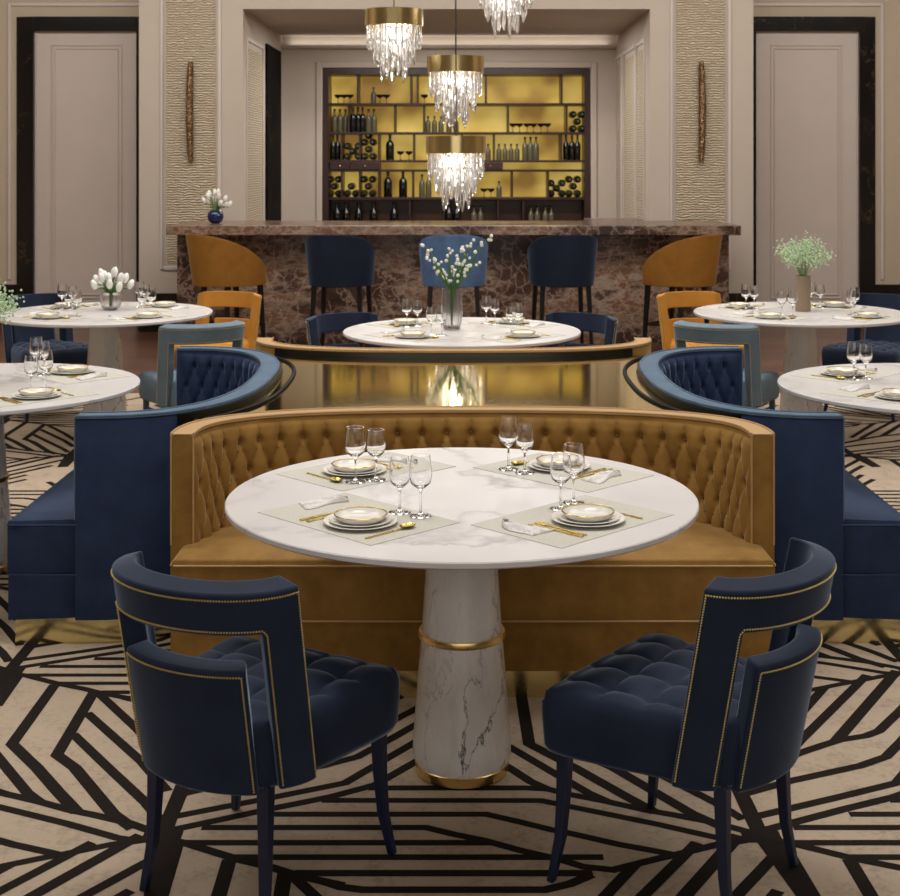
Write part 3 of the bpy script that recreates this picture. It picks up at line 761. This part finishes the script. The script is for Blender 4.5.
CHAIRS=[('n',-.47,3.283,29,'navy velvet dining chair at the front table, left of its pedestal'),
 ('n',.519,3.285,-53,'navy velvet dining chair at the front table, right of its pedestal'),
 ('s',-1.53,7.96,-28,'dusty blue dining chair with gold nailheads behind the left navy banquette'),
 ('s',1.52,7.96,28,'dusty blue dining chair with gold nailheads behind the right navy banquette'),
 ('m',-1.65,9.32,-157,'mustard dining chair between left rear table and the bar stools'),
 ('m',1.64,9.32,157,'mustard dining chair between right rear table and the bar stools'),
 ('n',-.555,7.99,140,'navy dining chair tucked behind the left side of the middle rear table'),
 ('n',.575,7.99,-140,'navy dining chair tucked behind the right side of the middle rear table'),
 ('n',-2.71,9.18,140,'navy dining chair at the far left behind the tulip table'),
 ('n',2.71,9.18,-140,'navy dining chair at the far right behind the tan vase table')]
for k,x,y,a,lb in CHAIRS: CH[k].put((x,y,CZ),-math.radians(a),lb,'barrel back dining chairs')

# ------------------------------------------------------------------ bar counter
bar=thing('bar_counter','long bar counter of brown and red veined marble with thick slab top','bar',(0,12.7,0))
y0=12.7
obj('bar_body',G().box(-2.576,2.449,12.7-y0,13.3-y0,-.006,.998),M['barmarble'],bar,smooth=False,bevel=.004)
obj('bar_top',G().box(-2.636,2.519,12.5-y0,13.58-y0,.998,1.084),M['barmarble'],bar,smooth=False,bevel=.006)
obj('bar_return',G().box(1.26,1.80,13.581-y0,14.2-y0,.998,1.084).box(1.3,1.78,13.59-y0,14.15-y0,-.006,.998),M['barmarble'],bar,smooth=False,bevel=.005)

# ------------------------------------------------------------------ bar stools
def make_stool(fab):
    t=thing('bar_stool','x','bar stool'); a,bq=.287,.37; zb=.60; Hh=.445
    HF=lambda th:.15+(Hh-.15)*(1-(abs(th)/125)**2.6)
    g=G(); n=60; m_=10; vs=[];fs=[]
    for i in range(n+1):
        th=-125+250*i/n; r=math.radians(-90+th); hh=HF(th)
        for j in range(m_+1):
            q=j/m_; z=zb+hh*q; fl_=1+.05*q-.05*(1-q)
            for k,o_ in ((0,0),(1,.035)): vs.append(((a*fl_-o_)*math.cos(r),(bq*fl_-o_)*math.sin(r)-.03*q,z))
    K=(m_+1)*2
    for i in range(n):
        for j in range(m_):
            b0=i*K+j*2; b1=(i+1)*K+j*2
            fs+=[(b0,b1,b1+2,b0+2),(b0+1,b0+3,b1+3,b1+1)]
        b0=i*K;b1=(i+1)*K; e=m_*2
        fs+=[(b0,b0+1,b1+1,b1),(b0+e,b1+e,b1+e+1,b0+e+1)]
    for i in (0,n):
        for j in range(m_): b0=i*K+j*2; fs.append((b0,b0+2,b0+3,b0+1))
    o=obj('backrest',g.add(vs,fs),fab,t,bevel=.006,angle=60)
    g=G(); g.tube([(( a*1.05-.004)*math.cos(math.radians(-90+th)),(bq*1.05-.004)*math.sin(math.radians(-90+th))-.03,zb+HF(th)+.001) for th in range(-120,121,5)],.004,6)
    obj('piping',g,fab,o)
    obj('seat',G().lathe([(0,.60),(.23,.60),(.245,.615),(.245,.665),(.225,.685),(0,.69)],40),fab,t)
    for sx,sy in ((-1,-1),(1,-1),(-1,1),(1,1)):
        p=[(sx*.20,sy*.16,.602),(sx*.225,sy*.19,0)]; vs=[];fs=[]
        for (x,y,z),w in zip(p,(.02,.012)): vs+=[(x-w,y-w,z),(x+w,y-w,z),(x+w,y+w,z),(x-w,y+w,z)]
        fs=[(q,(q+1)%4,4+(q+1)%4,4+q) for q in range(4)]+[(3,2,1,0),(4,5,6,7)]
        obj('leg',G().add(vs,fs),M['legblack'],t,smooth=False,bevel=.002)
    obj('footrest',G().box(-.205,.205,.165,.18,.25,.27).box(-.205,.205,-.18,-.165,.25,.27).box(-.215,-.2,-.17,.17,.25,.27).box(.2,.215,-.17,.17,.25,.27),M['legblack'],t,smooth=False)
    return t
ST={'m':Proto(make_stool(M['muststool'])),'n':Proto(make_stool(M['stoolnavy'])),'s':Proto(make_stool(M['stoolsky']))}
SD=12.12
for k,px,a,lb in (('m',230,50,'mustard bar stool at the left end of the marble bar'),('n',340.5,10,'navy bar stool between the left mustard and the light blue stool'),
   ('s',453.5,0,'light blue bar stool at the centre of the marble bar'),('n',562.5,-8,'navy bar stool between the light blue and the right mustard stool'),('m',678,-50,'mustard bar stool at the right end of the marble bar')):
    ST[k].put((X(px,SD-.1),SD,-.006),-math.radians(a),lb,'bar stools')

# ------------------------------------------------------------------ chandeliers
def crystal_g(L_,r):
    g=G(); pr=[(0,0),(r*.55,-.004),(r,-.02),(r*.82,-L_*.3),(r*1.05,-L_*.45),(r*.85,-L_*.62),(r*1.1,-L_*.8),(r*.6,-L_*.94),(0,-L_)]
    return g.lathe(pr,7)
def make_chand():
    t=thing('chandelier','x','chandelier'); R=.2285
    obj('brass_drum',G().lathe([(R-.006,0),(R,0),(R,.004),(R,.126),(R,.13),(R-.006,.13),(R-.006,0)],64),M['bronze'],t,angle=60)
    obj('drum_plate',G().lathe([(0,.112),(R-.007,.112),(R-.007,.118),(0,.118)],48),M['bronze'],t)
    ms=[]
    for ti,(rr,n,L_,z,cr) in enumerate(((.205,26,.20,.02,.0135),(.155,20,.31,.02,.015),(.095,13,.42,.02,.017))):
        vars_=[]
        for k in range(n):
            a=2*PI*(k+.5*ti)/n; L2=L_*(1+.12*((k*7)%5-2)/2)
            key=(k*7)%5
            found=[v for v in vars_ if v[0]==key]
            pos=(rr*math.cos(a),rr*math.sin(a),z+.01*((k*3)%3))
            if found:
                c=found[0][1].copy(); COL.objects.link(c); c.parent=t; c.location=pos; c.rotation_euler=(0,0,a*3)
            else:
                o=obj('crystal_drop',crystal_g(L2,cr),M['crystal'],t,loc=pos,rz=a*3,smooth=False); vars_.append((key,o))
    g=G()
    for k in range(5):
        a=2*PI*k/5; g.ball((.05*math.cos(a),.05*math.sin(a),.03-.06*(k%2)),.02,8,1.5)
        g.ball((.125*math.cos(a+.6),.125*math.sin(a+.6),.04),.016,8,1.4)
    g.ball((0,0,-.18),.018,8,2.2)
    obj('bulbs',g,M['bulb'],t)
    return t
CP=Proto(make_chand())
CHL=[(394,11.0,26.5,'crystal chandelier with brass drum, leftmost of the four'),(455.5,11.2,73,'crystal chandelier with brass drum, the upper of the two hanging at centre'),
     (456,10.6,153.5,'lowest crystal chandelier, hanging just above the bar counter'),(505.5,11.0,-18,'rightmost crystal chandelier, its brass drum above the frame')]
LAMPS=[]
for px,d,py,lb in CHL:
    z=Z(py,d); o=CP.put((X(px,d),d,z),random.random()*2,lb,'crystal chandeliers'); LAMPS.append((X(px,d),d,z))
    g=G(); g.tube([(0,0,.118),(0,0,ZC-z)],.0045,8); g.lathe([(0,ZC-z-.03),(.06,ZC-z-.03),(.06,ZC-z),(0,ZC-z)],24)
    c=obj('suspension_cable',g,M['cable'],o)

# ------------------------------------------------------------------ sconces
m_=M['sconce']; nt=m_.node_tree; bb=nt.nodes['Principled BSDF']; mp=coords(nt,(1,1,1)); nn_=N(nt,'ShaderNodeTexNoise',i_Scale=45.0,i_Detail=2.0); nt.links.new(mp.outputs[0],nn_.inputs[0]); bump(nt,bb,nn_.outputs[0],1.0,.02)
for px,s,lb in ((190,-1,'hammered bronze wall sconce on the left rippled panel'),(702,1,'hammered bronze wall sconce on the right rippled panel')):
    zt,zb_=Z(62,D1),Z(162,D1); xc=X(px,D1)
    t=thing('wall_sconce',lb,'sconce',(xc,D1-.012,zb_),0,'bronze wall sconces')
    g=G(); n=26; hgt=zt-zb_
    def fn(u,v):
        z=v*hgt; bow=.012*math.sin(PI*v)*s; w=.036*(.55+.45*math.sin(PI*min(1,max(0,v)))**.4)
        a=PI*u; return (bow-.015*s+w*math.cos(a)*(1+.04*math.sin(z*61+u*9)), -.03-.045*math.sin(a)*(1+.06*math.sin(z*47+u*13)), z)
    g.grid(14,40,fn); 
    def fn2(u,v):
        x,y,z=fn(u,v); return (x,min(y+.006,-.028),z)
    g.grid(14,40,fn2); g.add([fn(u/13,0) for u in range(14)],[tuple(range(14))]); g.add([fn(u/13,1) for u in range(14)],[tuple(range(14))])
    obj('bronze_shield',g,M['sconce'],t)
    obj('mounting_plate',G().box(-.012,.012,-.03,0,hgt*.3,hgt*.7),M['sconce'],t,smooth=False)

# ------------------------------------------------------------------ drinks cabinet
cab=thing('drinks_cabinet','dark mahogany drinks cabinet with backlit amber panels in the alcove','cabinet',(0,D3,0))
CD=.42
SH=[Z(103,D3),Z(132,D3),Z(160,D3),Z(169.5,D3),Z(197.5,D3),Z(229,D3)]
g=G(); e=.075; x0,x1=CL+.002,CR-.002
g.box(x0,x0+e,0,CD,0,CT-.002).box(x1-e,x1,0,CD,0,CT-.002).box(x0+e,x1-e,0,CD,CT-.08,CT-.002).box(x0+e,x1-e,0,CD,0,.5)
obj('cabinet_frame',g,M['wood'],cab,smooth=False,bevel=.004)
for z in SH:
    obj('shelf',G().box(x0+e,x1-e,.02,CD-.03,z-.028,z),M['wood'],cab,smooth=False,bevel=.002)
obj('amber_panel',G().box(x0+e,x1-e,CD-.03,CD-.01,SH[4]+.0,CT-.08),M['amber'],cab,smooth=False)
obj('dark_back_panel',G().box(x0+e,x1-e,CD-.03,CD-.01,.5,SH[4]),plain('bronze_glass',rgb(92,62,34),.3),cab,smooth=False)
tops=[CT-.08]+[z-.028 for z in SH[:-1]]
DIV=[[358,411,417.5,486,561.5],[349,395,424,508,566.5],[342,360,379,414,462,494,561],[],[342,360,379,413,470,512,548],[410,498,523]]
for r,(xs,zt,zl) in enumerate(zip(DIV,tops,SH)):
    for px in xs:
        x=X(px,D3+.1); obj('divider',G().box(x-.011,x+.011,.05,CD-.031,zl,zt),M['wood'],cab,smooth=False)
for a,bx in ((324+6,350),(350,380),(478,503)):
    x_a,x_b=max(x0+e,X(a,D3)),X(bx,D3); dr=obj('drawer',G().box(x_a+.002,x_b-.002,.0,.3,SH[3]+.001,tops[3]-.001),M['wood'],cab,smooth=False,bevel=.002)
    xm=(x_a+x_b)/2; k=obj('knob',G().ball((xm,-.012,(SH[3]+tops[3])/2),.012,8),M['brass'],dr)
# bottles and glasses
def bprof(h,r):
    return [(0,0),(r*.95,0),(r,.006),(r,h*.56),(r*.86,h*.66),(r*.38,h*.75),(r*.33,h*.8),(r*.33,h*.94),(r*.4,h*.95),(r*.4,h*.985),(r*.33,h),(0,h)]
def bottleP(h,r,mat):
    t=thing('bottle','x','bottle'); b_=obj('bottle_body',G().lathe(bprof(h,r),20),mat,t)
    obj('bottle_cap',G().lathe([(0,h*.93),(r*.42,h*.93),(r*.42,h+.003),(0,h+.003)],14),M['bottle'],t); return Proto(t)
BP={'D':bottleP(.30,.037,M['bottle']),'B':bottleP(.315,.05,M['bottle']),'C':bottleP(.275,.036,M['clearb']),'S':bottleP(.19,.033,M['clearb'])}
coup=G().lathe([(0,0),(.03,0),(.03,.002),(.004,.006),(.003,.045),(.008,.05),(.04,.062),(.05,.085),(.048,.085),(.037,.064),(0,.053)],20)
P_coup=t1('coupe_glass',coup,plain('smoked_coupe_glass',rgb(48,44,30),.1,Transmission_Weight=.5),'glass')
lie=G().lathe([(0,0),(.012,0),(.013,.06),(.02,.08),(.042,.10),(.044,.30),(0,.30)],20).move(Matrix.Rotation(-PI/2,4,'X'))
m_l=M['bottle']; tl=thing('wine_bottle','x','bottle'); obj('bottle_body',lie,plain('green_black_bottle',rgb(58,56,36),.3),tl); obj('cork_end',G().lathe([(0,-.003),(.014,-.003),(.014,.02),(0,.02)],14).move(Matrix.Rotation(-PI/2,4,'X')),M['bottle'],tl); P_lie=Proto(tl)
ORD=['first','second','third','fourth','fifth','sixth','seventh','eighth','ninth','tenth','eleventh','twelfth','thirteenth','fourteenth']
ROWN=['top shelf','second shelf','third shelf','','fourth shelf','dark bottom shelf']
STAND={0:[('S',373.5)],1:[('C',334.5),('C',340),('C',345.5),('D',353),('D',358),('D',362.5),('C',368.5),('C',374),('S',428),('S',434.5),('S',441),('S',449),('S',456)],
 2:[('D',333),('D',337.5),('B',390),('S',488),('S',499),('S',505),('S',511),('S',517),('C',525),('C',530.5),('C',536),('D',566),('D',572),('D',577.5)],
 4:[('B',388),('B',403),('C',422),('C',428.5),('S',499)],
 5:[('B',337),('B',346),('B',358.5),('B',373.5),('B',394),('B',449),('B',457),('C',474),('C',480.5),('C',531),('C',537.5),('C',545.5),('C',551.5)]}
KN={'D':'slim dark bottle','B':'stout dark bottle','C':'tall pale glass bottle','S':'small pale glass bottle'}
for r,its in STAND.items():
    cnt={}
    tot={k:sum(1 for q in its if q[0]==k) for k in 'DBCS'}
    for k,px in its:
        i=cnt.get(k,0); cnt[k]=i+1
        lb='%s, %s from the left on the cabinet %s'%(KN[k],ORD[i],ROWN[r]) if tot[k]>1 else 'only %s on the cabinet %s'%(KN[k],ROWN[r])
        yy=D3+.12; BP[k].put((X(px,yy),yy,SH[r]),0,lb,'bottles standing in the drinks cabinet')
COUP={0:[338,344,350,380,386.5,424.5],1:[513,519.5,527,533.5,541,547.5],2:[400.5,409],4:[484,491]}
for r,xs in COUP.items():
    for i,px in enumerate(xs): P_coup.put((X(px,D3+.12),D3+.12,SH[r]),0,'smoked coupe glass, %s from the left on the cabinet %s'%(ORD[i],ROWN[r]),'coupe glasses in the drinks cabinet',(.92,.92,1.25))
u_=.0119; PA=[(0,0),(11,0),(5.5,5.2),(0,10.4),(11,10.4)]; PB=[(0,0),(8.6,0),(4.3,7.2),(0,14.3),(8.6,14.3),(4.3,21)]; PC=[(0,0),(8.6,0),(4.3,7.2)]
def pile(px,r,pat,desc):
    for i,(dx,dz) in enumerate(pat):
        P_lie.put((X(px,D3+.1)+dx*u_,D3+.045,SH[r]+.0442+dz*u_),0,'lying bottle, %s from the bottom of the pile %s'%(ORD[i],desc),'lying wine bottles in the cabinet')
pile(573.5,1,PB[:5],'on the right, second shelf'); pile(347,2,PA,'on the left, third shelf'); pile(364,2,PB,'by the divider, third shelf')
pile(329.5,4,PB[:5],'far left, fourth shelf'); pile(346.5,4,PC,'second from left, fourth shelf'); pile(363.5,4,PB[:5],'third from left, fourth shelf')
pile(551.5,4,PA,'beside the corner, fourth shelf'); pile(569.5,4,PB[:5],'right corner, fourth shelf')

# ------------------------------------------------------------------ vases and flowers
def tulips(loc,hv,rv,n,spread,hgt,desc,rs):
    rnd=random.Random(rs)
    for k in range(n):
        a=2*PI*k/n*2.4+rnd.random(); rad=spread*math.sqrt((k+.5)/n); x,y=rad*math.cos(a),rad*math.sin(a)*.8
        zt=hgt*(1-.45*(rad/spread)**2)+rnd.uniform(-.012,.012)
        t=thing('tulip','white tulip standing in the %s'%desc,'tulip',(loc[0],loc[1],loc[2]+.02),0,'white tulips in the %s'%desc)
        sx,sy=.012*math.cos(a),.012*math.sin(a)
        pts=[(sx*.5,sy*.5,0),(sx,sy,hv*.8),(x*.45,y*.45,hv+(zt-hv)*.55),(x*.95,y*.95,zt-.03)]
        obj('stem',G().tube(pts,.0035,6),M['green'],t)
        bl=G(); 
        tl=Matrix.Translation((x,y,zt))@Matrix.Rotation(.5*rad/spread,4,Vector((-y,x,0.001)).normalized())
        bl.lathe([(0,-.034),(.011,-.03),(.019,-.012),(.020,.004),(.015,.020),(.007,.030),(0,.032)],10).move(tl); obj('bloom',bl,M['gem'],t)
        lf=G(); p0=Vector((x*.3,y*.3,hv*.95)); p1=Vector((x*.8,y*.8,hv+(zt-hv)*.6)); sd=Vector((-y,x,0)).normalized()*.008 if rad>0 else Vector((.008,0,0))
        lf.add([p0-sd*.4,p0+sd*.4,(p0+p1)/2+sd,p1,(p0+p1)/2-sd,p0+Vector((0,0,-.002)),p1+Vector((0,0,-.002))],[(0,1,2,3,4)]); obj('leaf',lf,M['green'],t,smooth=False)
def gnd_vase(name,label,loc,prof,mat,rib=0,ribn=0,nseg=48):
    return tag(obj(name,G().lathe(prof,nseg,rib=rib,ribn=ribn),mat,loc=loc,angle=70),label,'vase')
# globe vase on the left rear table
lt=(-2.14,8.55,TZ)
gnd_vase('globe_vase','clear ribbed globe vase on the left rear table',lt,[(0,0),(.035,0),(.055,.02),(.067,.055),(.062,.09),(.05,.108),(.047,.108),(.058,.088),(.063,.055),(.051,.022),(.03,.006),(0,.006)],M['grayglass'],.03,16,96)
tulips(lt,.09,.06,16,.14,.215,'ribbed globe vase',3)
bl_=(X(215.5,12.95),12.95,1.084)
gnd_vase('navy_vase','small round navy vase at the left end of the marble bar',bl_,[(0,0),(.035,0),(.062,.02),(.076,.06),(.068,.1),(.045,.122),(.042,.12),(.064,.098),(.071,.06),(.058,.022),(0,.008)],M['navyvase'])
tulips(bl_,.11,.06,14,.145,.27,'small navy vase on the bar',5)
def spray(loc,hv,R,desc,rs,cat='flowers'):
    rnd=random.Random(rs); t=thing('blossom_bouquet',desc,cat,(loc[0],loc[1],loc[2]+.012)); gs=G(); gb=G()
    for k in range(46):
        a=rnd.random()*2*PI; e=rnd.random()**.6; rad=R*e; zt=hv+R*1.15*math.sqrt(max(0,1-(e*.88)**2))+rnd.uniform(-.03,.015)
        x,y=rad*math.cos(a),rad*math.sin(a); b0=(.012*math.cos(a),.012*math.sin(a),hv-.02)
        mid=(x*.4,y*.4,hv+(zt-hv)*.5); gs.tube([(b0[0]*.6,b0[1]*.6,0),b0,mid,(x,y,zt)],.0014,4)
        for q in range(26):
            f=rnd.uniform(.45,1.05); px_=mid[0]+(x-mid[0])*f*1.0 if f>.5 else x*f; 
            c=(x*f+rnd.gauss(0,.017),y*f+rnd.gauss(0,.017),hv+(zt-hv)*f+rnd.gauss(0,.016)); gb.ball(c,rnd.uniform(.0035,.0065),3)
    obj('twigs',gs,M['gyp2'],t); o=obj('blossoms',gb,M['gyp'],t,smooth=False); o['kind']='stuff'; return t
rt=(2.085,8.48,TZ)
cyl=lambda h,r:[(0,0),(r,0),(r,h),(r-.005,h),(r-.005,.008),(0,.008)]
gnd_vase('cylinder_vase','tan cylinder vase on the right rear table',rt,cyl(.215,.046),M['tanvase'])
spray(rt,.215,.185,'pale green baby breath bouquet in the tan vase on the right rear table',11)
lf_=(-1.975,5.67,TZ)
gnd_vase('cylinder_vase','tan cylinder vase on the left front table, mostly beyond the picture edge',lf_,cyl(.215,.046),M['tanvase'])
spray(lf_,.19,.195,'pale green baby breath bouquet at the left picture edge',12)
# glass vase with lily of the valley like branches on the middle table
mt=(-.045,7.56,TZ)
gnd_vase('glass_vase','tall fluted clear glass vase at the middle rear table',mt,[(0,0),(.042,0),(.05,.03),(.058,.09),(.056,.15),(.052,.22),(.049,.22),(.053,.15),(.055,.09),(.047,.032),(.038,.01),(0,.01)],M['grayglass'],.05,14,112)
rnd=random.Random(5)
for k,(dx,dy,hh) in enumerate(((-.155,.03,.44),(-.12,-.04,.38),(-.02,.05,.42),(.05,-.03,.36),(.07,.05,.43),(.12,-.02,.47),(.21,.03,.49),(.13,-.05,.35),(-.07,.02,.3))):
    t=thing('flowering_branch','slender green branch with small round white blossoms in the fluted glass vase','branch',(mt[0],mt[1],mt[2]+.014),0,'white blossom branches in the fluted glass vase')
    pts=[Vector((0,0,0)),Vector((dx*.08,dy*.1,.2)),Vector((dx*.35,dy*.5,.2+(hh-.2)*.45)),Vector((dx*.75,dy,.2+(hh-.2)*.85)),Vector((dx,dy,hh))]
    obj('stem',G().tube([tuple(p) for p in pts],[.004,.0045,.004,.003,.002],6),M['green'],t)
    g=G()
    for q in range(9):
        f=.45+.55*q/8; i=min(3,int(f*4)); p=pts[i].lerp(pts[i+1],f*4-i)+Vector((rnd.uniform(-.022,.022),rnd.uniform(-.02,.02),rnd.uniform(-.01,.01))); g.ball(tuple(p),rnd.uniform(.0075,.0105),6)
    obj('blossoms',g,M['gem'],t)
    lf=G(); p0,p1=pts[1],pts[3]; sd=Vector((.009,.004,0)); mid=(p0+p1)/2+Vector((dx*.1,0,0)); lf.add([p0-sd*.3,p0+sd*.3,mid+sd,p1,mid-sd],[(0,1,2,3,4)]); obj('leaf',lf,M['green'],t,smooth=False)

# ------------------------------------------------------------------ lights
def area(name,loc,sx,sy,power,col=(1,.93,.84),rot=(0,0,0),spread=180):
    l=bpy.data.lights.new(name,'AREA'); l.shape='RECTANGLE'; l.size=sx; l.size_y=sy; l.energy=power; l.color=col; l.spread=math.radians(spread)
    o=bpy.data.objects.new(name,l); COL.objects.link(o); o.location=loc; o.rotation_euler=rot; return o
area('ceiling_light',(0,3.9,ZC-.06),1.6,1.4,32,(1,.98,.96),spread=110)
area('ceiling_light',(-2.6,5.7,ZC-.06),1.6,1.6,34,(1,.98,.96),spread=120)
area('ceiling_light',(2.6,5.7,ZC-.06),1.6,1.6,34,(1,.98,.96),spread=120)
area('ceiling_light',(0,8.2,ZC-.06),6,1.6,110,(1,.98,.95),spread=130)
area('ceiling_light',(0,10.6,ZC-.08),11,.9,340,(1,.96,.91),rot=(math.radians(32),0,0))
area('ceiling_light',(-3.6,2.6,ZC-.06),1.4,2.5,34,(1,.98,.96))
area('ceiling_light',(3.6,2.6,ZC-.06),1.4,2.5,34,(1,.98,.96))
area('front_fill_light',(0,YB+.1,2.2),7,2.4,75,(1,.98,.96),rot=(math.radians(90),0,0))  # added frontal fill from behind the camera; that wall has no window
area('alcove_light',(-.1,15.0,ZA-.03),2.6,1.6,80,(1,.96,.91))
area('alcove_ceiling_fill',(-.13,D3-.06,3.045),3.8,.05,2.6,(1,.95,.88),rot=(math.radians(168),0,0))  # upward light added above the ledge to brighten the alcove ceiling
for x,y,z in LAMPS:
    l=bpy.data.lights.new('chandelier_glow','POINT'); l.energy=16; l.color=(1,.94,.86); l.shadow_soft_size=.05
    o=bpy.data.objects.new('chandelier_glow',l); COL.objects.link(o); o.location=(x,y,z-.07)
w=bpy.data.worlds.new('World'); SC.world=w; w.use_nodes=True; w.node_tree.nodes['Background'].inputs[0].default_value=(1,.95,.9,1); w.node_tree.nodes['Background'].inputs[1].default_value=.3

# ------------------------------------------------------------------ camera
cam=bpy.data.cameras.new('Camera'); co=bpy.data.objects.new('Camera',cam); COL.objects.link(co)
co.location=(0,0,H0); co.rotation_euler=(PI/2,0,0); cam.sensor_width=36; cam.lens=F/900*36
cam.shift_x=-(CX-450)/900; cam.shift_y=-(448-CY)/900; cam.clip_end=60
cam.dof.use_dof=True; cam.dof.focus_distance=4.2; cam.dof.aperture_fstop=10
SC.camera=co
SC.view_settings.view_transform='Standard'; SC.view_settings.look='None'; SC.view_settings.gamma=1; SC.view_settings.exposure=0
try: SC.view_settings.use_curve_mapping=False
except Exception: pass
